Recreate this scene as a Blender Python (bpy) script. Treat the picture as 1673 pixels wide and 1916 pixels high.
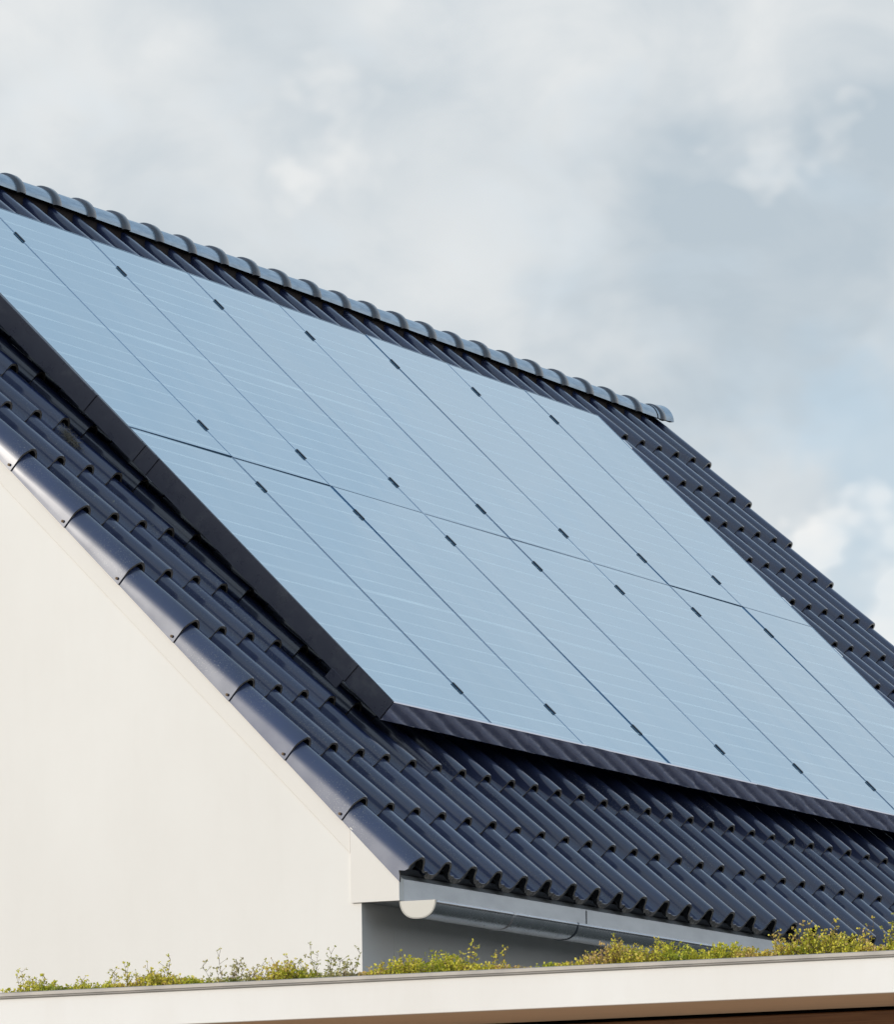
import bpy, bmesh, math, random
from mathutils import Matrix, Vector
for o in list(bpy.data.objects): bpy.data.objects.remove(o)
scene = bpy.context.scene
COL = scene.collection
rnd = random.Random(7)
R = math.radians

# ------------------------------------------------------------------ camera
# world frame: x along the ridge, y horizontally up the roof, z up; the origin is
# the lower left corner of the solar array, eye height 1.6 m above the ground
cam_d = bpy.data.cameras.new('camera'); cam = bpy.data.objects.new('camera', cam_d); COL.objects.link(cam)
fwd = Vector((0.8966, 0.4185, 0.1454)); yaw, pitch, roll = 0.436662, 0.145910, 0.0145268
fwd = Vector((math.cos(pitch)*math.cos(yaw), math.cos(pitch)*math.sin(yaw), math.sin(pitch)))
r0 = Vector((math.sin(yaw), -math.cos(yaw), 0)); d0 = fwd.cross(r0)
rt = math.cos(roll)*r0 + math.sin(roll)*d0; dn = -math.sin(roll)*r0 + math.cos(roll)*d0
m = Matrix((rt, -dn, -fwd)).transposed().to_4x4(); m.translation = (-23.200037, -11.090244, -2.971520)
cam.matrix_world = m
cam_d.sensor_fit = 'HORIZONTAL'; cam_d.sensor_width = 36.0; cam_d.lens = 11456.918/1673*36
cam_d.clip_start = 0.5; cam_d.clip_end = 4000
scene.camera = cam

# ------------------------------------------------------------------ sky and sun
SUN_EL, SUN_AZ = R(12.8), R(33.8)          # elevation; azimuth measured from -x towards +y
to_sun = Vector((-math.cos(SUN_EL)*math.cos(SUN_AZ), math.cos(SUN_EL)*math.sin(SUN_AZ), math.sin(SUN_EL)))
w = bpy.data.worlds.new('World'); scene.world = w; w.use_nodes = True
nt = w.node_tree; N_ = nt.nodes; L_ = nt.links; N_.clear()
def wn(t, **k):
    n = N_.new(t)
    for a, b in k.items(): setattr(n, a, b)
    return n
def wmath(op, a, b=None, c=None):
    n = wn('ShaderNodeMath', operation=op)
    for i, v in enumerate((a, b, c)):
        if v is None: continue
        if isinstance(v, (int, float)): n.inputs[i].default_value = v
        else: L_.new(v, n.inputs[i])
    return n.outputs[0]
def wmix(f, a, b):
    n = wn('ShaderNodeMix', data_type='RGBA')
    for sock, v in ((n.inputs[0], f), (n.inputs[6], a), (n.inputs[7], b)):
        if isinstance(v, (int, float)): sock.default_value = v
        elif isinstance(v, tuple): sock.default_value = v
        else: L_.new(v, sock)
    return n.outputs[2]
out = wn('ShaderNodeOutputWorld'); bg = wn('ShaderNodeBackground'); bg.inputs[1].default_value = 0.14
sky = wn('ShaderNodeTexSky', sky_type='NISHITA'); sky.sun_disc = False
sky.sun_elevation = SUN_EL; sky.sun_rotation = math.atan2(to_sun.x, to_sun.y)
sky.air_density = 1.0; sky.dust_density = 1.5; sky.ozone_density = 1.5
tc = wn('ShaderNodeTexCoord')
mp = wn('ShaderNodeMapping'); mp.inputs['Scale'].default_value = (1, 1, 1.35); mp.inputs['Location'].default_value = (0.31, 0.12, 0.05)
L_.new(tc.outputs['Generated'], mp.inputs[0])
def wnoise(scale, detail, rough, dist=0.0, vec=None):
    n = wn('ShaderNodeTexNoise'); n.inputs['Scale'].default_value = scale; n.inputs['Detail'].default_value = detail
    n.inputs['Roughness'].default_value = rough; n.inputs['Distortion'].default_value = dist
    L_.new(vec or mp.outputs[0], n.inputs['Vector']); return n
big = wnoise(13, 3, 0.5, 0.25).outputs[0]
med = wnoise(34, 5, 0.55, 0.4).outputs[0]
warp = wnoise(38, 3, 0.6)
# the cloud banks and breaks that can be seen, as directions in the sky, edges broken up by noise
wsub = wn('ShaderNodeVectorMath', operation='SUBTRACT'); L_.new(warp.outputs['Color'], wsub.inputs[0]); wsub.inputs[1].default_value = (.5, .5, .5)
wsc = wn('ShaderNodeVectorMath', operation='SCALE'); L_.new(wsub.outputs[0], wsc.inputs[0]); wsc.inputs['Scale'].default_value = 0.06
wadd = wn('ShaderNodeVectorMath', operation='ADD'); L_.new(tc.outputs['Generated'], wadd.inputs[0]); L_.new(wsc.outputs[0], wadd.inputs[1])
def blob(d, r0, r1):
    n = wn('ShaderNodeVectorMath', operation='DISTANCE'); L_.new(wadd.outputs[0], n.inputs[0]); n.inputs[1].default_value = d
    mr = wn('ShaderNodeMapRange', interpolation_type='SMOOTHERSTEP')
    L_.new(n.outputs['Value'], mr.inputs['Value'])
    mr.inputs['From Min'].default_value = r0; mr.inputs['From Max'].default_value = r1
    mr.inputs['To Min'].default_value = 1; mr.inputs['To Max'].default_value = 0
    return mr.outputs[0]
val = wmath('MULTIPLY_ADD', wmath('SUBTRACT', big, 0.5), 1.1, 0.56)
val = wmath('MULTIPLY_ADD', wmath('SUBTRACT', med, 0.5), 0.65, val)
for d, ra, rb, a in (((.855, .4684, .2227), .0, .05, .22), ((.8789, .43, .2064), .002, .015, .24), ((.9122, .3662, .1838), .008, .048, -.40),
                     ((.9295, .3526, .131), .011, .0190, .50), ((.907, .3585, .2211), .0, .04, .16), ((.9085, .3650, .2025), .002, .011, .30), ((.8863, .4063, .2262), .0, .03, .16)):
    val = wmath('MULTIPLY_ADD', blob(d, ra, rb), a, val)
ramp = wn('ShaderNodeValToRGB'); L_.new(val, ramp.inputs[0])
cr = ramp.color_ramp; cr.elements[0].position = 0.15; cr.elements[0].color = (.50, .575, .635, 1)
cr.elements[1].position = 0.95; cr.elements[1].color = (.92, .915, .895, 1)
e = cr.elements.new(0.5); e.color = (.66, .705, .735, 1)
cl10 = wn('ShaderNodeVectorMath', operation='SCALE'); L_.new(ramp.outputs[0], cl10.inputs[0]); cl10.inputs['Scale'].default_value = 1/0.14
# breaks in the cover let the clear sky through
gap = wmath('MULTIPLY', blob((.9216, .3500, .1534), .002, .030), 0.45)
thin = wn('ShaderNodeMapRange'); L_.new(med, thin.inputs[0]); thin.inputs['From Min'].default_value = .55; thin.inputs['From Max'].default_value = .8
thin.inputs['To Min'].default_value = 0; thin.inputs['To Max'].default_value = .25
sepd = wn('ShaderNodeSeparateXYZ'); L_.new(tc.outputs['Generated'], sepd.inputs[0])
broken = wnoise(2.6, 3, .55, .3, tc.outputs['Generated']).outputs[0]
hi = wn('ShaderNodeMapRange', interpolation_type='SMOOTHSTEP'); L_.new(wmath('MULTIPLY_ADD', wmath('SUBTRACT', broken, .5), .5, sepd.outputs[2]), hi.inputs[0])
hi.inputs['From Min'].default_value = .24; hi.inputs['From Max'].default_value = .52; hi.inputs['To Min'].default_value = 0; hi.inputs['To Max'].default_value = .80
cover = wmath('SUBTRACT', wmath('SUBTRACT', wmath('SUBTRACT', 0.95, gap), thin.outputs[0]), hi.outputs[0])
clear = wmix(0.72, sky.outputs[0], (.51/.14, .69/.14, .86/.14, 1))      # thin high veil over the blue
L_.new(wmix(cover, clear, cl10.outputs[0]), bg.inputs[0]); L_.new(bg.outputs[0], out.inputs[0])

sun_d = bpy.data.lights.new('sun', 'SUN'); sun_d.energy = 2.6; sun_d.angle = R(0.6); sun_d.color = (1.0, 0.925, 0.82)
sun = bpy.data.objects.new('sun', sun_d); COL.objects.link(sun); sun.location = to_sun*50
sun.rotation_euler = to_sun.to_track_quat('Z', 'Y').to_euler()
scene.view_settings.view_transform = 'Standard'; scene.view_settings.look = 'None'
scene.view_settings.exposure = 0.0; scene.view_settings.gamma = 1.0; scene.view_settings.use_curve_mapping = False
scene.render.engine = 'CYCLES'
scene.cycles.max_bounces = 5; scene.cycles.diffuse_bounces = 3; scene.cycles.glossy_bounces = 3; scene.cycles.transmission_bounces = 2

# ------------------------------------------------------------------ materials
def material(name, base, rough=0.5, metal=0.0, ior=1.5, coat=0.0):
    ma = bpy.data.materials.new(name); ma.use_nodes = True
    b = ma.node_tree.nodes['Principled BSDF']
    b.inputs['Base Color'].default_value = (*base, 1); b.inputs['Roughness'].default_value = rough
    b.inputs['Metallic'].default_value = metal; b.inputs['IOR'].default_value = ior
    b.inputs['Coat Weight'].default_value = coat
    return ma
class NT:
    def __init__(s, ma): s.t = ma.node_tree; s.b = s.t.nodes['Principled BSDF']
    def n(s, t, **k):
        n = s.t.nodes.new(t)
        for a, b in k.items(): setattr(n, a, b)
        return n
    def put(s, sock, v):
        if isinstance(v, (int, float, tuple)): sock.default_value = v
        else: s.t.links.new(v, sock)
    def coord(s, kind='Object'): return s.n('ShaderNodeTexCoord').outputs[kind]
    def pos(s): return s.n('ShaderNodeNewGeometry').outputs['Position']
    def noise(s, vec, scale, detail=4, rough=.55, dist=0):
        n = s.n('ShaderNodeTexNoise'); s.put(n.inputs['Vector'], vec); n.inputs['Scale'].default_value = scale
        n.inputs['Detail'].default_value = detail; n.inputs['Roughness'].default_value = rough; n.inputs['Distortion'].default_value = dist
        return n.outputs[0]
    def scale(s, vec, xyz):
        n = s.n('ShaderNodeMapping'); s.put(n.inputs[0], vec); n.inputs['Scale'].default_value = xyz; return n.outputs[0]
    def rng(s, v, a, b, c=0., d=1.):
        n = s.n('ShaderNodeMapRange'); s.put(n.inputs[0], v)
        for i, x in zip((1, 2, 3, 4), (a, b, c, d)): n.inputs[i].default_value = x
        return n.outputs[0]
    def math(s, op, a, b=0.):
        n = s.n('ShaderNodeMath', operation=op); s.put(n.inputs[0], a); s.put(n.inputs[1], b); return n.outputs[0]
    def mix(s, f, a, b):
        n = s.n('ShaderNodeMix', data_type='RGBA'); s.put(n.inputs[0], f); s.put(n.inputs[6], a); s.put(n.inputs[7], b); return n.outputs[2]
    def bump(s, h, strength, dist, nrm=None):
        n = s.n('ShaderNodeBump'); s.put(n.inputs['Height'], h); n.inputs['Strength'].default_value = strength; n.inputs['Distance'].default_value = dist
        if nrm: s.t.links.new(nrm, n.inputs['Normal'])
        return n.outputs[0]
    def set(s, k, v): s.put(s.b.inputs[k], v)

def plaster(name, c1, c2):
    ma = material(name, c1, .85); q = NT(ma); p = q.pos()
    v = q.noise(q.scale(p, (1, 1, .55)), 1.6, 5, .6)
    streak = q.noise(q.scale(p, (6, 6, .5)), 2.0, 4, .6)
    f = q.math('ADD', q.rng(v, .35, .7, 0, .7), q.rng(streak, .5, .8, 0, .2))
    q.set('Base Color', q.mix(f, (*c1, 1), (*c2, 1)))
    q.set('Normal', q.bump(q.noise(p, 420, 3, .6), .18, .002, q.bump(q.noise(p, 6, 3), .1, .01)))
    return ma
M_WALL = plaster('white_render', (.82, .80, .77), (.77, .745, .71))
M_BARGE = plaster('white_barge_render', (.80, .77, .73), (.765, .73, .685))
M_FASCIA = plaster('white_fascia_paint', (.79, .775, .76), (.72, .69, .66))
M_EAVE = material('pale_zinc_fascia', (.52, .535, .56), .38, .6)
q = NT(M_EAVE); q.set('Base Color', q.mix(q.rng(q.noise(q.scale(q.pos(), (3, 3, 9)), 1.5, 4), .35, .7), (.62, .63, .65, 1), (.52, .53, .55, 1)))

def tile_mat(name, c1, c2):
    ma = material(name, c1, .34, 0, 1.66, 1.0); q = NT(ma); q.b.inputs['Coat Roughness'].default_value = .10; q.b.inputs['Coat IOR'].default_value = 1.56; q.b.inputs['Coat Tint'].default_value = (.9, .94, 1, 1)
    p = q.pos(); oi = q.n('ShaderNodeObjectInfo').outputs['Random']
    tone = q.mix(oi, (*c1, 1), (*c2, 1))
    # weathering: fine pale dust speckle and broader grime, by place on the roof
    speck = q.rng(q.noise(p, 170, 2, .7), .58, .70)
    patch = q.rng(q.noise(p, 2.2, 4, .6), .46, .64)
    dust = q.math('MULTIPLY', speck, q.math('MULTIPLY', patch, .75))
    film = q.math('MULTIPLY', q.rng(q.noise(q.scale(p, (1, 2.5, 2.5)), 16, 3, .65), .45, .8), .3)
    col = q.mix(film, tone, (.030, .040, .078, 1))
    col = q.mix(dust, col, (.26, .25, .24, 1))
    lich = q.math('MULTIPLY', q.rng(q.noise(p, 26, 3, .7), .70, .74), q.rng(q.noise(p, 1.3, 2), .5, .6))
    col = q.mix(lich, col, (.20, .19, .16, 1))
    q.set('Base Color', col)
    q.set('Roughness', q.math('ADD', q.rng(q.noise(p, 9, 3, .6), .3, .7, .43, .48), q.math('MULTIPLY', oi, .05)))
    q.set('Normal', q.bump(q.noise(p, 120, 2, .5), .035, .0012))
    return ma
M_TILE = tile_mat('glazed_anthracite_clay', (.010, .019, .070), (.018, .030, .096))
M_RIDGE = material('silvery_ridge_glaze', (.20, .25, .31), .22, .75)
q = NT(M_RIDGE); p = q.pos()
q.set('Base Color', q.mix(q.rng(q.noise(q.scale(p, (1, 6, 6)), 9, 5, .65), .35, .75), (.46, .55, .64, 1), (.28, .35, .43, 1)))
q.set('Roughness', q.rng(q.noise(p, 15, 4), .3, .7, .16, .34))
M_COLLAR = tile_mat('dark_ridge_collar', (.012, .013, .022), (.020, .020, .032))
M_RIM = material('unglazed_tile_edge', (.11, .095, .085), .8); q = NT(M_RIM)
q.set('Base Color', q.mix(q.rng(q.noise(q.pos(), 60, 4), .4, .65), (.10, .09, .085, 1), (.28, .24, .20, 1)))
M_RIMLIT = material('cream_lit_edge', (.82, .74, .64), .8)  # far verge rims: their cream lit look is put into the base colour
M_DARK = material('roof_underlay', (.012, .012, .013), .9)
M_COMB = material('black_eave_comb', (.045, .046, .052), .6)
M_FLASH = material('dark_bronze_metal', (.050, .048, .056), .30, .2, 1.6)
q = NT(M_FLASH); p = q.pos()
q.set('Base Color', q.mix(q.math('MULTIPLY', q.rng(q.noise(p, 9, 6, .7), .52, .75), .7), (.060, .060, .082, 1), (.13, .13, .14, 1)))
q.set('Roughness', q.rng(q.noise(p, 14, 5, .65), .3, .7, .22, .42))
q.set('Normal', q.bump(q.noise(q.scale(p, (1, 1, 1)), 7, 2, .5), .06, .01))
M_FLASHF = material('brushed_bronze_metal', (.24, .22, .24), .14, .9)
q = NT(M_FLASHF); p = q.pos()
q.set('Base Color', q.mix(q.math('MULTIPLY', q.rng(q.noise(p, 16, 5, .7), .5, .75), .6), (.80, .77, .84, 1), (.90, .86, .90, 1)))
q.set('Roughness', q.rng(q.noise(p, 14, 4, .65), .3, .7, .05, .14))
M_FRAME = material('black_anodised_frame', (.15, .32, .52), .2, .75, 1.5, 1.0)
M_CLAMP = material('dark_clamp', (.030, .042, .060), .4, .3)
M_ALU = material('bare_aluminium', (.80, .81, .83), .30, 1.0)
M_ZINC = material('zinc_sheet', (.50, .50, .52), .2, .85)
q = NT(M_ZINC); p = q.pos()
q.set('Base Color', q.mix(q.rng(q.noise(q.scale(p, (.6, 3, 3)), 5, 5, .6), .3, .75), (.72, .72, .75, 1), (.56, .56, .59, 1)))
q.set('Roughness', q.rng(q.noise(p, 11, 4, .6), .3, .7, .20, .30))
M_ZINCCAP = material('pale_zinc_cap', (.46, .45, .42), .55, .25)
M_COPING = material('grey_coping', (.33, .31, .29), .55, .3)
q = NT(M_COPING); q.set('Base Color', q.mix(q.rng(q.noise(q.scale(q.pos(), (2, 1, 2)), 6, 5), .4, .7), (.36, .335, .31, 1), (.26, .245, .235, 1)))
M_SOFFIT = material('tan_soffit_board', (.50, .36, .24), .7)
q = NT(M_SOFFIT); q.set('Base Color', q.mix(q.noise(q.scale(q.pos(), (8, .6, 1)), 4, 4), (.76, .60, .44, 1), (.62, .47, .33, 1)))
M_WOOD = material('brown_cladding_wood', (.25, .12, .055), .5)
q = NT(M_WOOD); p = q.pos()
gr = q.noise(q.scale(p, (14, .7, 26)), 3.0, 6, .65, .6)
q.set('Base Color', q.mix(q.math('ADD', q.rng(gr, .3, .7, 0, .8), q.math('MULTIPLY', q.n('ShaderNodeObjectInfo').outputs['Random'], .2)), (.34, .165, .075, 1), (.13, .055, .026, 1)))
q.set('Normal', q.bump(gr, .3, .003))
M_SOIL = material('roof_substrate', (.10, .075, .05), .95)
q = NT(M_SOIL); q.set('Normal', q.bump(q.noise(q.pos(), 60, 5, .7), .6, .02))
M_SCREW = material('rusty_screw', (.10, .07, .045), .55, .6)
M_GROUND = material('ground_paving_and_grass', (.20, .18, .14), .9)
q = NT(M_GROUND); p = q.pos()
q.set('Base Color', q.mix(q.rng(q.noise(p, .12, 4), .42, .58), (.050, .050, .046, 1), (.036, .042, .026, 1)))

# glass of the solar panels: dark blue cells under clear glass, thin bright ribbons between the half cells
M_GLASS = material('solar_glass', (.10, .16, .24), .12, .75, 1.5, 1.0)
q = NT(M_GLASS); oc = q.coord('Object'); sp = q.n('ShaderNodeSeparateXYZ'); q.put(sp.inputs[0], oc)
oi = q.n('ShaderNodeObjectInfo').outputs['Random']
NROW = 18
t = q.math('MULTIPLY', sp.outputs[1], NROW/1.75)
t = q.math('ADD', t, q.math('MULTIPLY', q.math('SUBTRACT', q.noise(oc, 2.0, 2), .5), .012))
frac = q.math('ABSOLUTE', q.math('SUBTRACT', q.math('FRACT', t), .5))
line = q.rng(frac, .425, .472)
fade = q.rng(q.noise(q.scale(q.pos(), (.9, 4.5, 4.5)), 1.3, 3, .6), .36, .60, .20, 1.0)
mid = q.rng(q.math('ABSOLUTE', sp.outputs[1]), .014, .006)
midfade = q.rng(q.noise(q.scale(q.pos(), (1.0, .2, .2)), 1.1, 2), .35, .62, .25, 1.0)
lines = q.math('MAXIMUM', q.math('MULTIPLY', q.math('MULTIPLY', line, fade), .9), q.math('MULTIPLY', mid, midfade))
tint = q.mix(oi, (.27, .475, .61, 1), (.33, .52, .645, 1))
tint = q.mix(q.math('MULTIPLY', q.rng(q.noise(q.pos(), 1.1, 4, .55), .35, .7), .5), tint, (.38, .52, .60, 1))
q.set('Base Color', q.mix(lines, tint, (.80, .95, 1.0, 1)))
q.set('Roughness', q.rng(lines, 0, 1, .10, .45))
q.b.inputs['Coat Roughness'].default_value = .03
q.b.inputs['Coat IOR'].default_value = 1.5
wav = q.bump(q.noise(oc, 2.0, 2, .4), .18, .012)
q.set('Normal', wav); q.t.links.new(wav, q.b.inputs['Coat Normal'])

def leaf_mat(name, cols):
    ma = material(name, cols[0], .6); q = NT(ma)
    at = q.n('ShaderNodeAttribute', attribute_name='tone').outputs['Fac']
    rp = q.n('ShaderNodeValToRGB'); q.put(rp.inputs[0], at)
    el = rp.color_ramp.elements; el[0].color = (*cols[0], 1); el[1].color = (*cols[-1], 1)
    for i, c in enumerate(cols[1:-1]):
        x = el.new((i+1)/(len(cols)-1)); x.color = (*c, 1)
    q.set('Base Color', rp.outputs[0])
    q.b.inputs['Subsurface Weight'].default_value = 0.0
    tr = q.n('ShaderNodeBsdfTranslucent'); q.put(tr.inputs[0], rp.outputs[0])
    mx = q.n('ShaderNodeMixShader'); mx.inputs[0].default_value = .3
    q.t.links.new(q.b.outputs[0], mx.inputs[1]); q.t.links.new(tr.outputs[0], mx.inputs[2])
    q.t.links.new(mx.outputs[0], q.t.nodes['Material Output'].inputs[0])
    return ma
M_LEAF = leaf_mat('sedum_leaves', [(.32, .38, .03), (.58, .57, .04), (.78, .70, .09), (.70, .50, .13), (.68, .48, .34)])
M_LEAFG = leaf_mat('grey_green_leaves', [(.20, .25, .08), (.40, .42, .10), (.54, .50, .20), (.54, .42, .32)])
M_STEM = material('thin_stems', (.16, .11, .05), .7)
M_DRY = leaf_mat('dry_grass', [(.10, .085, .06), (.22, .19, .14), (.35, .32, .27)])

# ------------------------------------------------------------------ helpers
TH = 0.7937333
CT, ST = math.cos(TH), math.sin(TH)
ROOF = Matrix.Rotation(TH, 4, 'X')             # roof frame: x along ridge, y up the slope, z off the roof
def RP(x, s, n): return Vector((x, s*CT - n*ST, s*ST + n*CT))
class MB:
    def __init__(s): s.v = []; s.f = []; s.mi = []; s.sm = []
    def vert(s, p): s.v.append(tuple(p)); return len(s.v)-1
    def face(s, ids, mi=0, sm=False): s.f.append(ids); s.mi.append(mi); s.sm.append(sm)
    def quad(s, a, b, c, d, mi=0, sm=False): s.face([s.vert(p) for p in (a, b, c, d)], mi, sm)
    def box(s, x0, x1, y0, y1, z0, z1, mi=0, M=None):
        P = [Vector((x, y, z)) for z in (z0, z1) for y in (y0, y1) for x in (x0, x1)]
        if M: P = [M @ p for p in P]
        i = [s.vert(p) for p in P]
        for f in ((0,2,3,1), (4,5,7,6), (0,1,5,4), (2,6,7,3), (0,4,6,2), (1,3,7,5)): s.face([i[k] for k in f], mi)
        return s
    def prism(s, poly, axis0, axis1, mi=0):    # polygon in (y,z) extruded along x
        a = [s.vert((axis0, y, z)) for y, z in poly]; b = [s.vert((axis1, y, z)) for y, z in poly]; n = len(poly)
        s.face(a[::-1], mi); s.face(b, mi)
        for i in range(n): s.face([a[i], a[(i+1) % n], b[(i+1) % n], b[i]], mi)
        return s
    def grid(s, rows, mi=0, sm=True, flip=False):   # rows of points -> shared smooth sheet
        ids = [[s.vert(p) for p in r] for r in rows]
        for a, b in zip(ids, ids[1:]):
            for i in range(len(a)-1):
                f = [a[i], a[i+1], b[i+1], b[i]]
                s.face(f[::-1] if flip else f, mi, sm)
        return s
    def tube(s, pts, r, seg=6, mi=0, cap=True):
        rows = []
        for k, p in enumerate(pts):
            p = Vector(p); a = Vector(pts[max(k-1, 0)]); b = Vector(pts[min(k+1, len(pts)-1)])
            d = (b-a).normalized(); u = d.orthogonal().normalized(); v = d.cross(u)
            rr = r[k] if isinstance(r, (list, tuple)) else r
            rows.append([p + (u*math.cos(2*math.pi*j/seg) + v*math.sin(2*math.pi*j/seg))*rr for j in range(seg)])
        ids = [[s.vert(p) for p in q] for q in rows]
        for a, b in zip(ids, ids[1:]):
            for j in range(seg): s.face([a[j], a[(j+1) % seg], b[(j+1) % seg], b[j]], mi, True)
        if cap: s.face(ids[0][::-1], mi); s.face(ids[-1], mi)
        return s
    def mesh(s, name, mats):
        me = bpy.data.meshes.new(name); me.from_pydata(s.v, [], s.f)
        for ma in (mats if isinstance(mats, (list, tuple)) else [mats]): me.materials.append(ma)
        me.polygons.foreach_set('material_index', s.mi); me.polygons.foreach_set('use_smooth', s.sm)
        bm = bmesh.new(); bm.from_mesh(me); bmesh.ops.recalc_face_normals(bm, faces=bm.faces) if s.fix else None; bm.to_mesh(me); bm.free()
        me.update(); return me
    fix = False
def link(name, me, parent=None, M=None):
    o = bpy.data.objects.new(name, me); COL.objects.link(o)
    if M is not None: o.matrix_world = M
    if parent is not None:
        o.parent = parent; o.matrix_parent_inverse = parent.matrix_basis.inverted()
        if M is not None: o.matrix_basis = M
    return o
def tag(o, label=None, cat=None, group=None, kind=None):
    for k, v in (('label', label), ('category', cat), ('group', group), ('kind', kind)):
        if v: o[k] = v
    return o
def empty(name, M, label, cat, group=None):
    o = bpy.data.objects.new(name, None); COL.objects.link(o); o.empty_display_size = .2
    o.matrix_basis = M; return tag(o, label, cat, group)
def bevel(me, w, seg=1):
    bm = bmesh.new(); bm.from_mesh(me); bmesh.ops.remove_doubles(bm, verts=bm.verts, dist=1e-6); bmesh.ops.recalc_face_normals(bm, faces=bm.faces)
    bmesh.ops.bevel(bm, geom=list(bm.edges), offset=w, segments=seg, affect='EDGES', profile=.6); bm.to_mesh(me); bm.free(); return me

# ------------------------------------------------------------------ ground
GZ = -4.57
g = MB(); g.box(-1500, 1500, -1500, 1500, GZ-.5, GZ)
tag(link('ground', g.mesh('ground', M_GROUND)), kind='structure')
M_BOUNCE = material('tan_bounce_paving', (.50, .42, .32), .85); q = NT(M_BOUNCE)
q.set('Base Color', q.mix(q.noise(q.pos(), 2.5, 5), (.66, .56, .44, 1), (.52, .43, .33, 1)))
g = MB(); g.box(-14, -2.3, -12, 9, GZ+.001, GZ+.06)  # unseen tan slab, added to bounce sunlight up onto the extension soffit
tag(link('added_bounce_terrace', g.mesh('added_bounce_terrace', M_BOUNCE)), kind='structure')

# ------------------------------------------------------------------ the house
XL, XR = -0.834, 10.42                  # gable faces
YC, YW = 3.20, -0.243                   # ridge line, eave wall face
house = empty('house', Matrix.Translation((4.8, YC, GZ)), 'white rendered house with steep roof of dark glazed tiles under the solar panels', 'house')
def zroof(y, n): s = (y + n*ST)/CT; return s*ST + n*CT   # height of the plane n at y
NW = -0.278
def gable(name, x0, x1):
    poly = [(YW, GZ), (2*YC-YW, GZ), (2*YC-YW, zroof(YW, NW)), (YC, zroof(YC, NW)), (YW, zroof(YW, NW))]
    mb = MB(); mb.prism(poly, x0, x1); mb.fix = True
    return link(name, mb.mesh(name, M_WALL), house)
gable('gable_wall', XL, XL+.30); gable('gable_wall', XR-.30, XR)
mb = MB(); mb.box(XL+.302, XR-.302, YW, YW+.3, GZ, zroof(YW, NW)); link('eave_wall', mb.mesh('eave_wall', M_WALL), house)
mb = MB(); mb.box(XL+.302, XR-.302, 2*YC-YW-.3, 2*YC-YW, GZ, zroof(YW, NW)); link('rear_wall', mb.mesh('rear_wall', M_WALL), house)
# eave box: its plastered end shows on the gable, fascia in front, soffit below
YF, ZB = -0.419, -0.917
mb = MB(); mb.prism([(YF, ZB), (-.201, ZB), (-.201, zroof(-.201, NW-.004)), (YF, zroof(YF, NW-.004))], XL-.012, XL+.03); mb.fix = True
link('eave_box_end', mb.mesh('eave_box_end', M_BARGE), house)
mb = MB(); mb.prism([(YF, zroof(YF, NW-.004)-.0), (YF, ZB), (YF+.02, ZB), (YF+.02, zroof(YF+.02, NW-.004))], XL+.031, XR-.01); mb.fix = True
link('eave_fascia', mb.mesh('eave_fascia', M_EAVE), house)
mb = MB(); mb.box(XL+.032, XR-.012, YF+.021, YW-.001, ZB+.002, ZB+.02); link('soffit_board', mb.mesh('soffit_board', M_EAVE), house)
mb = MB(); x = 1.03; mb.box(x-.002, x+.002, YF-.0022, YF-.0004, ZB+.001, zroof(YF, NW)-.01); link('fascia_joint', mb.mesh('fascia_joint', M_DARK), house)
# raised plaster band under the verge
def band(y): return [(y, zroof(y, NW-.004)), (y, zroof(y, -.362))]
mb = MB(); ya, yb = -.1985, YC
mb.prism([(ya, zroof(ya, -.362)), (yb, zroof(yb, -.362)), (yb, zroof(yb, NW-.004)), (ya, zroof(ya, NW-.004))], XL-.005, XL-.0004); mb.fix = True
link('barge_band', bevel(mb.mesh('barge_band', M_BARGE), .003), house)
# roof deck, both slopes
NDK = -0.310
mb = MB()
mb.quad(RP(XL+.06, -.80, NDK), RP(XR-.06, -.80, NDK), RP(XR-.06, (YC+NDK*ST)/CT, NDK), RP(XL+.06, (YC+NDK*ST)/CT, NDK))
link('roof_deck', mb.mesh('roof_deck', M_DARK), house)
def mirror(v): return Vector((v.x, 2*YC-v.y, v.z))
mb = MB(); a = [(-.86, -.80), (10.4, -.80), (10.4, 4.30), (-.86, 4.30)]
ids = [mirror(RP(x, s, -.20)) for x, s in a]; mb.quad(*ids[::-1])
link('rear_roof_slope', mb.mesh('rear_roof_slope', M_TILE), house)
mb = MB(); ids = [mirror(RP(x, s, -.26)) for x, s in a]; mb.quad(*ids)
link('rear_roof_deck', mb.mesh('rear_roof_deck', M_DARK), house)

# ---- roof tiles
PX, PG, STEP = 0.2534, 0.3645, 0.0325
TX0, TS0, TN = -0.790, -0.515, -0.160
DEL = math.asin(STEP/PG); TL = PG+.06
PROF = [(-.1295, -.0640), (-.110, -.0690), (-.090, -.0722), (-.070, -.0728), (-.056, -.0705), (-.0475, -.0640), (-.0430, -.0530), (-.0405, -.0400), (-.0380, -.0255), (-.0345, -.0125),
        (-.0275, -.0044), (-.0145, -.0009), (0, 0), (.012, -.0010), (.024, -.0045), (.036, -.0110), (.047, -.0205), (.056, -.0320), (.064, -.0440), (.073, -.0540), (.085, -.0605), (.100, -.0635), (.1255, -.0635)]
PROFV = [(-.0540, -.1300), (-.0535, -.1120), (-.0532, -.0960), (-.0532, -.0800), (-.0530, -.0660), (-.0520, -.0540), (-.0485, -.0420), (-.0430, -.0310), (-.0350, -.0200), (-.0260, -.0110), (-.0165, -.0045), (-.0080, -.0010)] + PROF[12:]
PROFR = PROF[:13] + [(.012, -.001), (.023, -.0055), (.033, -.0135), (.041, -.0245), (.046, -.038), (.049, -.055), (.050, -.080), (.050, -.130)]
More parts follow.
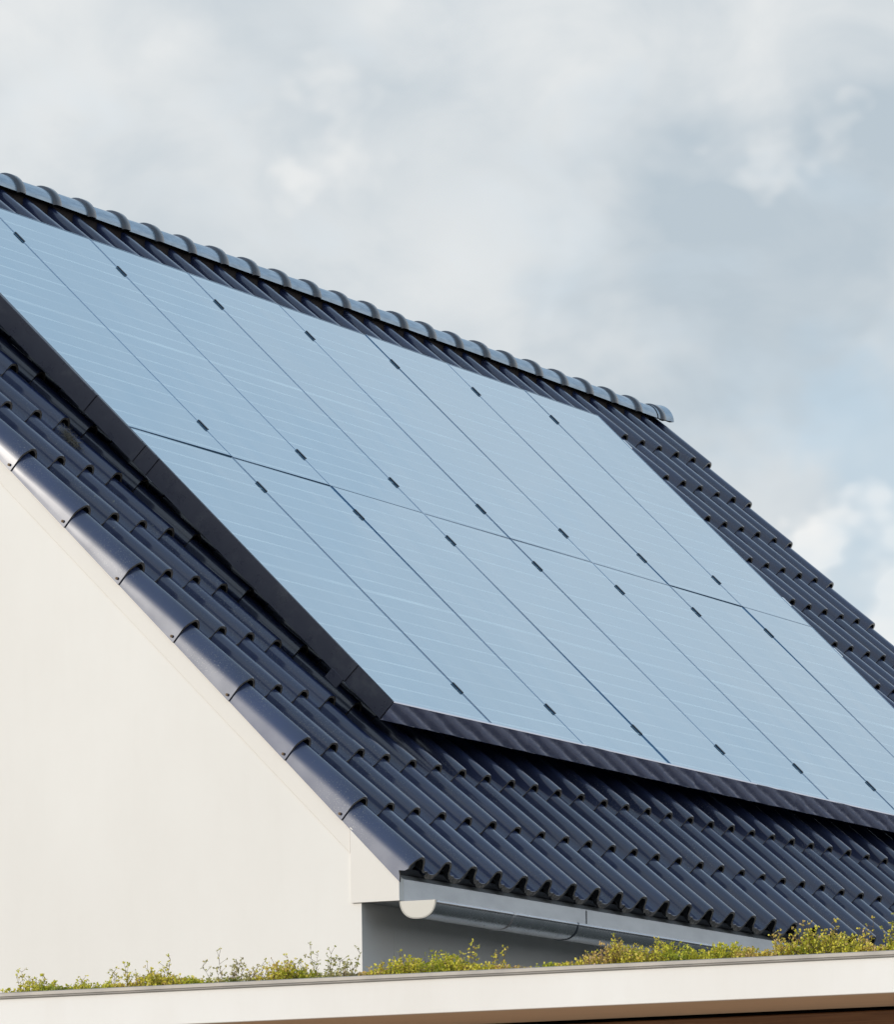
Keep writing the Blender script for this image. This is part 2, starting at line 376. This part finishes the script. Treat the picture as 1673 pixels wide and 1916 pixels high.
def tile_mesh(name, prof, mats, fy=None, lip=.014, TL=TL, verge=False):
    mb = MB(); n = len(prof)
    def th(i):   # thickness, pan part carries a thicker front lip
        return .0135
    nr = []
    for i in range(n):
        a = Vector(prof[max(i-1, 0)]); b = Vector(prof[min(i+1, n-1)]); d = (b-a).normalized(); nr.append(Vector((-d.y, d.x)))
    f0 = fy or [0.]*n
    def lipw(z): return lip*max(0, min(1, (-z-.060)/.006)) if z < -.060 else 0
    def fl(z, y):    # a flange's lower edge runs parallel to the roof, not to the tilted tile
        return z+max(0, min(1, (-z-.075)/.055))*y*STEP/PG
    def fx(x, z, y):  # and stands a little proud of the next flange at its front end
        return x-math.copysign(max(0, min(1, (-z-.010)/.035))*.008*(1-y/TL) if verge else 0, -x if False else (1 if x < 0 else -1))
    rows = []
    for y, dz in ((0, -.0035), (.0035, 0), (TL*.5, 0), (TL, 0)):
        rows.append([(fx(px, pz, y), y+(f0[i] if y < .01 else 0), fl(pz, y)+nr[i].y*dz) for i, (px, pz) in enumerate(prof)])
    mb.grid(rows, 0, True)
    def under(i, y):
        px, pz = prof[i]; t = th(i) + (lipw(pz) if y < .03 else 0); px = fx(px, pz, y); pz = fl(pz, y)
        return (px-nr[i].x*t, y+(f0[i] if y < .03 else 0), pz-nr[i].y*t)
    mb.grid([[rows[0][i] for i in range(n)], [under(i, 0) for i in range(n)]], 1, False, True)
    mb.grid([[under(i, 0) for i in range(n)], [under(i, .029) for i in range(n)], [under(i, .034) for i in range(n)], [under(i, TL) for i in range(n)]], 2, True, True)
    for i in (0, n-1):
        mb.quad(rows[1][i], rows[3][i], under(i, TL), under(i, .0035), 0)
    return mb.mesh(name, mats)
ME_T = tile_mesh('roof_tile', PROF, [M_TILE, M_RIM, M_DARK])
ME_TT = tile_mesh('top_course_tile', PROF, [M_TILE, M_RIM, M_DARK], TL=.50)
ME_V = tile_mesh('verge_tile', PROFV, [M_TILE, M_RIM, M_DARK], lip=0, verge=True)
NOTCH = [-.006, .008, .026, .004, -.003]+[0]*(len(PROFV)-5)
ME_VE = tile_mesh('verge_tile_eave', PROFV, [M_TILE, M_RIM, M_DARK], NOTCH, lip=0, verge=True)
ME_VR = tile_mesh('verge_tile_far', PROFR, [M_TILE, M_RIMLIT, M_DARK], lip=0)
ME_VRT = tile_mesh('verge_tile_far_top', PROFR, [M_TILE, M_RIMLIT, M_DARK], lip=0, TL=.50)
sc = MB(); sc.tube([(0, 0, 0), (-.004, 0, 0)], .0062, 10); sc.tube([(-.004, 0, 0), (-.0062, 0, 0)], [.0045, .003], 6); ME_SC = sc.mesh('screw', M_SCREW)
def tile_M(j, k, jit=True):
    a = rnd.uniform(-1, 1) if jit else 0; b = rnd.uniform(-1, 1) if jit else 0; c = rnd.uniform(-1, 1) if jit else 0
    return ROOF @ Matrix.Translation((TX0+PX*j+a*.0015, TS0+PG*k+b*.003, TN+c*.0018)) @ Matrix.Rotation(-DEL+R(.22)*b, 4, 'X') @ Matrix.Rotation(R(.25)*c, 4, 'Z') @ Matrix.Rotation(R(.8)*a, 4, 'Y')
NJ, K0, K1 = 44, -1, 12
rest = MB()
def shown(j, k): return (k <= 2 and j <= 31) or (j <= 6 and k <= 10) or (k >= 5 and j >= 38) or k == 12
for k in range(K0, K1+1):
    for j in range(NJ+1):
        M = tile_M(j, k, 0 < j < NJ)
        if j == 0:
            o = link('verge_tile', ME_VE if k == K0 else ME_V, house, M)
            if k > K0:
                s_ = link('screw', ME_SC, o); s_.matrix_parent_inverse = Matrix(); s_.matrix_basis = Matrix.Translation((-.0640, .020, -.112))
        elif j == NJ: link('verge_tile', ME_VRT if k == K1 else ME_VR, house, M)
        elif shown(j, k): link('roof_tile', ME_TT if k == K1 else ME_T, house, M)
        else:
            base = len(rest.v)
            for v in ME_T.vertices: rest.v.append(tuple(M @ v.co))
            for p_ in ME_T.polygons:
                rest.f.append([base+i for i in p_.vertices]); rest.mi.append(p_.material_index); rest.sm.append(p_.use_smooth)
tag(link('covered_roof_tiles', rest.mesh('covered_roof_tiles', [M_TILE, M_RIM, M_DARK]), house), kind='stuff')
# eave comb closing the hollows under the first course
mb = MB(); s0 = TS0-PG+.022
for j in range(0, NJ):
    x = TX0+PX*j
    for i in range(9):
        xa = x-.030+i*.0095; u_ = (i-3.2)/4.5; mb.box(xa, xa+.0070, s0, s0+.004, -.285, TN-.030-.030*u_*u_, M=ROOF)
mb.box(TX0-.02, TX0+PX*NJ, s0+.006, s0+.03, -.29, -.252, M=ROOF)
link('eave_comb', mb.mesh('eave_comb', M_COMB), house)

# ---- ridge tiles
ZR = 2.915; RB, RC = .090, .107
def ridge_mesh():
    b = MB(); seg = 22
    def ring(x, r, z0=0): return [(x, -r*math.cos(math.pi*i/seg), z0+r*math.sin(math.pi*i/seg)*1.0) for i in range(seg+1)]
    L = .372
    b.grid([ring(-L, RB-.012), ring(-L+.02, RB-.006), ring(-.06, RB), ring(-.052, RB)], 0, True, True)
    b.grid([ring(-L, RB-.022), ring(-.052, RB-.012)], 1, False)
    b.grid([ring(-L, RB-.012), ring(-L, RB-.022)], 0, False)
    body = b.mesh('ridge_tile', [M_RIDGE, M_DARK])
    c = MB()
    c.grid([ring(-.062, RB-.004, -.004), ring(-.056, RC-.004, -.004), ring(-.050, RC, -.004), ring(-.008, RC+.002, -.004), ring(-.002, RC-.001, -.004), ring(0, RC-.006, -.004)], 0, True, True)
    c.grid([ring(0, RC-.006, -.004), ring(0, RB-.012, -.004)], 0, False, True)
    c.grid([ring(-.05, RB-.012, -.004), ring(0, RB-.012, -.004)], 1, False)
    return body, c.mesh('collar', [M_COLLAR, M_DARK])
ME_R, ME_C = ridge_mesh()
for i in range(32):
    x = 2.412+.3602*(i-9)
    if i == 31: x = 10.335
    M = Matrix.Translation((x, YC, ZR+rnd.uniform(-.002, .002))) @ Matrix.Rotation(R(rnd.uniform(-.35, .35)), 4, 'Z') @ Matrix.Rotation(R(.6+rnd.uniform(-.25, .25)), 4, 'Y')
    o = link('ridge_tile', ME_R, house, M); c_ = link('collar', ME_C, o); c_.matrix_parent_inverse = Matrix()
# end cap piece of the ridge: short flared half round
b = MB(); seg = 22
def ring(x, r, z0=0): return [(x, -r*math.cos(math.pi*i/seg), z0+r*math.sin(math.pi*i/seg)) for i in range(seg+1)]
b.grid([ring(-.10, RB+.004), ring(-.02, RB+.008), ring(.05, RC+.004), ring(.085, RC+.008)], 0, True, True); b.grid([ring(.085, RC+.008), ring(.085, RB-.004)], 0, False, True)
b.grid([ring(-.10, RB-.006), ring(.085, RB-.004)], 1, True)
o = link('ridge_end_tile', b.mesh('ridge_end_tile', [M_RIDGE, M_DARK]), house, Matrix.Translation((10.345, YC, ZR)))
mb = MB(); mb.prism([(YC-.055, ZR-.05), (YC+.055, ZR-.05), (YC+.05, ZR+.05), (YC-.05, ZR+.05)], TX0-.03, 10.18)
link('ridge_underlay', mb.mesh('ridge_underlay', material('red_brown_ridge_roll', (.03, .018, .015), .8)), house)

# ---- half round zinc gutter
YG, ZG, RG = -.500, -.921, .0765
gut = MB(); seg = 20
def arc(x, r, a0=180, a1=360):
    out = []
    for i in range(seg+1):
        a = R(a0+(a1-a0)*i/seg); cc = math.cos(a)
        out.append((x, YG+r*math.copysign(abs(cc)**.78, cc), ZG+.9*r*math.sin(a)))
    return out
XG0, XG1 = XL-.006, XR+.02
xs_ = [XG0+(XG1-XG0)*i/12 for i in range(13)]
gut.grid([arc(x, RG) for x in xs_], 0, True); gut.grid([arc(x, RG-.003) for x in xs_], 0, True, True)
o_g = link('gutter', gut.mesh('gutter', M_ZINC), house)
b = MB(); b.tube([(XG0+.008, YG-RG+.008, ZG-.008), (XG1, YG-RG+.008, ZG-.008)], .0095, 14); link('rolled_rim', b.mesh('rolled_rim', M_ZINC), o_g)
b = MB(); A = arc(XG0-.004, RG+.0025); B = arc(XG0+.006, RG+.0025)
b.face([b.vert(p) for p in A], 0); b.grid([A, B], 0, True); b.quad(A[0], A[-1], B[-1], B[0])
link('end_cap', b.mesh('end_cap', M_ZINCCAP), o_g)
def strap(x, wd, r, name, ma):
    b = MB(); b.grid([arc(x-wd, r-.004), arc(x-wd, r), arc(x+wd, r), arc(x+wd, r-.004)], 0, False); link(name, b.mesh(name, ma), o_g)
for x in (-.065, 2.55, 5.2, 7.8): strap(x, .010, RG+.004, 'gutter_bracket', M_ZINC)
strap(XG0+.0015, .0055, RG+.0048, 'end_cap_rim', M_ZINCCAP)
for x in (.585, 4.6, 8.6): strap(x, .0035, RG+.0030, 'gutter_seam', M_CLAMP)

# ------------------------------------------------------------------ solar panels
PW, PH, GAP, GAPY = 1.0, 1.8, .0060, .0010
ordn = ['first', 'second', 'third', 'fourth', 'fifth', 'sixth', 'seventh', 'eighth']
def panel_meshes():
    hx, hy = PW/2-GAP/2, PH/2-GAPY/2; fw = .0065
    f = MB()
    fy = .0035
    for a in ((-hx, hx, hy-fy, hy), (-hx, hx, -hy, -hy+fy), (-hx, -hx+fw, -hy+fy, hy-fy), (hx-fw, hx, -hy+fy, hy-fy)): f.box(*a, -.035, 0)
    fr = f.mesh('frame', M_FRAME)
    gl = MB(); gl.box(-hx+fw+.0012, hx-fw-.0012, -hy+fy+.0002, hy-fy-.0002, -.0065, -.0012)
    bs = MB(); bs.box(-hx+fw, hx-fw, -hy+fw, hy-fw, -.0105, -.0075)
    return fr, gl.mesh('glass', M_GLASS), bs.mesh('backsheet', M_DARK)
ME_F, ME_G, ME_B = panel_meshes()
cl = MB(); cl.box(-.0080, .0080, -.034, .034, .0006, .0060); cl.box(-.0030, .0030, -.030, .030, -.05, .0005); ME_CL = bevel(cl.mesh('mid_clamp', M_CLAMP), .0015)
for r_ in range(2):
    for c_ in range(8):
        rowname = 'lower' if r_ == 0 else 'upper'
        side = f'{ordn[c_]} solar panel from the left in the {rowname} row, dark glass reflecting pale blue sky'
        M = ROOF @ Matrix.Translation((c_+.5, r_*PH+PH/2, 0)) @ Matrix.Rotation(R(rnd.uniform(-.12, .12)), 4, 'X') @ Matrix.Rotation(R(rnd.uniform(-.12, .12)), 4, 'Y')
        e_ = empty('solar_panel', M, side, 'solar panel', 'solar panels on the roof')
        for nm, me in (('frame', ME_F), ('glass', ME_G), ('backsheet', ME_B)):
            o = link(nm, me, e_); o.matrix_parent_inverse = Matrix()
        if c_ < 7:
            for s in ((.243, 1.592) if r_ == 0 else (2.015, 3.355)):
                o = link('mid_clamp', ME_CL, e_); o.matrix_parent_inverse = Matrix()
                o.matrix_basis = Matrix.Translation((.5+rnd.uniform(-.002, .002), s-(r_*PH+PH/2)+rnd.uniform(-.008, .008), 0))
# rails under the panels, bare ends and end clamps stick out on the far side
for s, nm in ((.243, 'lowest mounting rail, near the bottom edge of the panels'), (1.592, 'mounting rail just below the seam between the panel rows'),
              (2.015, 'mounting rail just above the seam between the panel rows'), (3.355, 'topmost mounting rail, near the upper edge of the panels')):
    e_ = empty('mounting_rail', ROOF @ Matrix.Translation((4, s, -.04)), 'aluminium '+nm, 'rail', 'mounting rails under the solar panels')
    b = MB(); b.box(-3.93, 4.075, -.02, .02, -.075, 0); o = link('rail_profile', b.mesh('rail_profile', M_ALU), e_); o.matrix_parent_inverse = Matrix()
    b = MB(); b.box(3.994, 4.030, -.036, .036, .0005, .040); o = link('end_clamp', bevel(b.mesh('end_clamp', M_ALU), .003), e_); o.matrix_parent_inverse = Matrix()

# ------------------------------------------------------------------ flashing around the array
def strip(name, M, boxes, label, group, w=.0012):
    b = MB()
    for bb in boxes: b.box(*bb)
    o = link(name, bevel(b.mesh(name, M_FLASH), w), None, M); return tag(o, label, 'flashing', group)
gl_ = 'dark metal flashing along the left side of the solar panels'
def side(s0, s1, off, n0, label, tilt=0, foot=None):
    bx = [(-off-.003, -off, 0, s1-s0, n0, .004)]
    bx.append((-off, .0005, 0, s1-s0, .0008, .004))
    strip('side_flashing', ROOF @ Matrix.Translation((0, s0, 0)) @ Matrix.Rotation(R(tilt), 4, 'Z'), bx, label, gl_)
side(1.995, 3.62, .030, -.090, 'long dark metal side flashing running up from the highest joint to the array top')
side(1.660, 2.030, .024, -.090, 'short dark side flashing strip between the dusty joiner and the highest joint')
side(1.572, 1.690, .018, -.090, 'small dusty dark metal joiner, shortest piece of the left side flashing', .3)
side(.228, 1.600, .0125, -.092, 'longest smooth dark side flashing, between dusty joiner and bottom corner piece')
side(-.004, .262, .006, -.092, 'dark metal corner piece at bottom left corner of the solar panels')
b = MB(); b.box(-.02, -.014, 0, .075, -.135, -.085, M=None)
tag(link('flashing_foot', bevel(b.mesh('flashing_foot', M_FLASH), .001), None, ROOF @ Matrix.Translation((0, .235, 0))), 'small dark metal foot under the side flashing touching a tile', 'bracket')
for i, (x0, x1, lab) in enumerate(((-.010, 2.006, 'front flashing strip below the first two panels, starting at the bottom left corner'), (2.008, 4.036, 'front flashing strip below the third and fourth panels, streaked with tile reflections'),
                                   (4.038, 6.046, 'front flashing strip below the fifth and sixth panels, running out of the right edge'), (6.048, 8.01, 'front flashing strip at the far right end below the last two panels'))):
    b = MB()
    nseg = 16; xx = [x0+(x1-x0)*j/nseg for j in range(nseg+1)]
    prof = [(.004, .0035), (-.0045, .0035), (-.0065, .0015), (-.0120, -.090), (-.0100, -.0935), (-.004, -.0935)]
    b.grid([[(x, y+rnd.uniform(-.0004, .0004), z) for x in xx] for y, z in prof], 0, False)
    b.grid([[(x, y, z) for x in xx] for y, z in ((-.004, -.0935), (-.004, -.0005), (.004, -.0005))], 0, False)
    tag(link('front_flashing', b.mesh('front_flashing', M_FLASHF), None, ROOF @ Matrix.Translation((0, 0, 0))), lab, 'flashing', 'dark metal flashing along the lower edge of the panels')

# dry tuft caught under the side flashing
b = MB(); tones = []
for i in range(240):
    c0 = Vector((rnd.gauss(0, .012), rnd.gauss(0, .03), rnd.gauss(0, .006))); d = Vector((rnd.gauss(0, 1), rnd.gauss(0, 1.4), rnd.gauss(.2, .6))).normalized()
    l = rnd.uniform(.02, .055); u = d.orthogonal().normalized()*.0007
    p2 = c0+d*l*.5+Vector((0, 0, .006)); p3 = c0+d*l
    b.quad(c0-u, c0+u, p2+u, p2-u); b.quad(p2-u, p2+u, p3+u*.4, p3-u*.4); tn = rnd.random(); tones += [tn]*2
me = b.mesh('dry_grass_tuft', M_DRY); at = me.attributes.new('tone', 'FLOAT', 'FACE'); at.data.foreach_set('value', tones)
tag(link('dry_grass_tuft', me, None, ROOF @ Matrix.Translation((-.085, 1.93, -.205))), 'pale dry grass tuft caught under the left side flashing', 'grass tuft')

# ------------------------------------------------------------------ flat roofed extension with planted roof
XF = -3.0; ZT = -1.384; EY0, EY1 = -7.5, 5.5
ext = empty('flat_roof_extension', Matrix.Translation((-2, -1, GZ)), 'flat roofed extension with white fascia, grey coping and planted roof before the gable', 'extension')
mb = MB(); mb.box(XF, XF+.03, EY0, EY1, -1.532, -1.400); link('fascia_board', bevel(mb.mesh('fascia_board', M_FASCIA), .002), ext)
mb = MB(); mb.box(XF-.012, XF+.11, EY0, EY1, -1.4005, ZT); mb.box(XF-.012, XF-.008, EY0, EY1, -1.4065, -1.4006)
link('coping', bevel(mb.mesh('coping', M_COPING), .0025), ext)
mb = MB(); mb.box(XF+.032, -2.262, EY0, EY1, -1.529, -1.515); link('soffit_board', mb.mesh('soffit_board', M_SOFFIT), ext)
mb = MB(); mb.box(XF+.115, XL-.02, EY0, EY1, -1.50, -1.42); link('planting_substrate', mb.mesh('planting_substrate', M_SOIL), ext)
mb = MB(); mb.box(-2.225, XL-.03, EY0+.3, EY1-.3, GZ, -1.534); link('core_wall', mb.mesh('core_wall', M_DARK), ext)
zt = -1.541; i = 0
plank = MB(); plank.box(-2.255, -2.226, EY0+.3, EY1-.3, -.118, 0); ME_PL = bevel(plank.mesh('cladding_plank', M_WOOD), .004)
while zt > GZ+.13:
    link('cladding_plank', ME_PL, ext, Matrix.Translation((rnd.uniform(-.001, .001), 0, zt))); zt -= .124; i += 1

# ------------------------------------------------------------------ plants on the flat roof
def plant(name, label, cat, y0, y1, h, dens, mat, x0=-2.93, x1=-2.62, tall=(), leaf=.0105, bias=.4, seed=0, grp='plants along the edge of the flat roof'):
    pr_ = random.Random(seed); yc = (y0+y1)/2
    root = empty(name, Matrix.Translation((x0, yc, -1.42)), label, cat, grp)
    lf = MB(); tones = []; stv = MB()
    def leaflet(p, d, l, tn):
        u = d.orthogonal().normalized(); u = (Matrix.Rotation(pr_.uniform(0, 6.28), 3, d) @ u)*l*.36
        a = p; b_ = p+d*l*.55; c_ = p+d*l
        lf.face([lf.vert(a), lf.vert(b_+u), lf.vert(c_), lf.vert(b_-u)]); tones.append(min(1, max(0, tn)))
    def stem(bx, by, hh, lean, nleaf, tn, ls, top=False):
        pts = [Vector((bx, by, 0))]; d = Vector((lean[0], lean[1], 1)).normalized(); seg = 5
        for k in range(seg):
            d = (d+Vector((pr_.gauss(0, .12), pr_.gauss(0, .16), .05))).normalized(); pts.append(pts[-1]+d*hh/seg)
        stv.tube(pts, [.0013*(1-.13*k) for k in range(seg+1)], 3, cap=False)
        for k in range(nleaf):
            t = pr_.random()**(.75 if not top else .6)*seg; a = int(min(t, seg-1)); p = pts[a].lerp(pts[a+1], t-a)
            dd = Vector((pr_.gauss(0, 1), pr_.gauss(0, 1), pr_.gauss(.7, .6))).normalized()
            leaflet(p, dd, ls*pr_.uniform(.6, 1.35), tn+pr_.gauss(0, .13)+.25*(t/seg-.5))
        return pts
    n = int(dens*(y1-y0)*560)
    ph = [pr_.uniform(0, 6.28) for _ in range(4)]
    for i in range(n):
        t = pr_.random(); y = y0+(y1-y0)*t
        prof_ = (math.sin(math.pi*min(1, max(0, t)))**.8)*(.66+.2*math.sin(11*y+ph[0])+.16*math.sin(27*y+ph[1])+.12*math.sin(61*y+ph[2]))
        hh = max(.022, 1.75*h*prof_*pr_.uniform(.45, 1.08))+.035
        tn = bias+.22*math.sin(9*y+ph[3])+.14*math.sin(33*y+ph[1])
        stem(pr_.uniform(0, x1-x0), y-yc, hh, (pr_.gauss(0, .2), pr_.gauss(0, .2)), int(pr_.uniform(12, 22)), tn, leaf)
    for (ty, hh, lean) in tall:
        for q_ in range(3):
            pts = stem(.05, ty-yc+pr_.gauss(0, .006), 1.02*hh*(1-.22*q_)+.035, (0, lean+pr_.gauss(0, .12)), 7, bias+.1, leaf*.85)
            for bp in pts[2:]:
                for _ in range(2):
                    d = Vector((pr_.gauss(0, .6), pr_.gauss(0, 1), .9)).normalized(); e2 = bp+d*pr_.uniform(.012, .032)
                    stv.tube([bp, e2], [.0009, .0006], 3, cap=False)
                    for _k in range(4): leaflet(e2, Vector((pr_.gauss(0, 1), pr_.gauss(0, 1), pr_.gauss(.3, .7))).normalized(), leaf*pr_.uniform(.7, 1.15), bias+pr_.gauss(.15, .15))
    me = lf.mesh('foliage', mat); at = me.attributes.new('tone', 'FLOAT', 'FACE'); at.data.foreach_set('value', tones)
    o = link('foliage', me, root); o.matrix_parent_inverse = Matrix()
    o = link('stems', stv.mesh('stems', M_STEM), root); o.matrix_parent_inverse = Matrix()
def Y(px): return .225 - px*(3.60/1673)     # photo column -> y on the coping line, used only to space the plants
PL = [
 ('sedum_clump', 'low yellow green sedum clump at the left end of the coping', 'sedum', -20, 92, .040, 1.7, M_LEAF, ((22, .085, 0), (58, .06, .1)), .32),
 ('grey_sprig', 'tiny blue grey sprig between the two leftmost sedum clumps', 'plant', 88, 112, .010, 1.2, M_LEAFG, (), .1),
 ('sedum_clump', 'wide yellow green sedum clump in front of the gable wall with two thin stems', 'sedum', 120, 372, .055, 2.0, M_LEAF, ((222, .085, 0), (296, .105, 0), (135, .045, .1), (196, .07, .1), (262, .07, -.1)), .30),
 ('leggy_weed', 'sparse leggy weed with thin bare stalks left of the bushier clump', 'weed', 392, 470, .022, .9, M_LEAFG, ((402, .105, .1), (418, .09, -.1), (436, .075, .0), (455, .06, -.2)), .55),
 ('sedum_clump', 'bushy olive clump with arching stalks before the gable wall', 'sedum', 474, 578, .055, 1.8, M_LEAF, ((482, .065, .1), (505, .07, .3), (525, .095, .1), (545, .07, 0)), .42),
 ('leggy_weed', 'grey green weed with a forked stalk just left of the house corner', 'weed', 582, 668, .040, 1.3, M_LEAFG, ((598, .12, .25), (612, .10, -.2), (640, .07, 0), (660, .095, 0)), .4),
 ('sedum_bed', 'long yellow green to reddish sedum bed right of the house corner', 'sedum', 668, 960, .062, 2.3, M_LEAF, ((765, .07, .1), (888, .10, 0), (926, .09, -.2), (850, .06, 0)), .42),
 ('sedum_sprig', 'small round green sprig standing alone under the gutter', 'plant', 1012, 1040, .045, 2.0, M_LEAF, (), .15),
 ('sedum_bed', 'bright yellow green sedum bed rising in front of the gutter', 'sedum', 1050, 1430, .070, 2.4, M_LEAF, ((1152, .10, 0), (1172, .07, 0), (1225, .085, .1), (1100, .05, 0)), .40),
 ('sedum_bed', 'dense olive bed with upright yellow stalks below the tile ends', 'sedum', 1425, 1640, .085, 2.6, M_LEAF, ((1475, .115, .0), (1452, .09, .1), (1540, .115, 0), (1500, .10, 0), (1600, .10, 0)), .50),
 ('sedum_clump', 'bright green sedum clump at the right edge of the coping', 'sedum', 1632, 2050, .105, 2.5, M_LEAF, ((1665, .12, 0), (1648, .10, 0)), .25),
]
for i, (nm, lab, cat, a, b_, h, dn_, ma, tall, bias) in enumerate(PL):
    plant(nm, lab, cat, Y(b_), Y(a), h, dn_, ma, tall=[(Y(t_), hh, ln) for t_, hh, ln in tall], bias=bias, seed=100+i)
print('objects', len(bpy.data.objects))
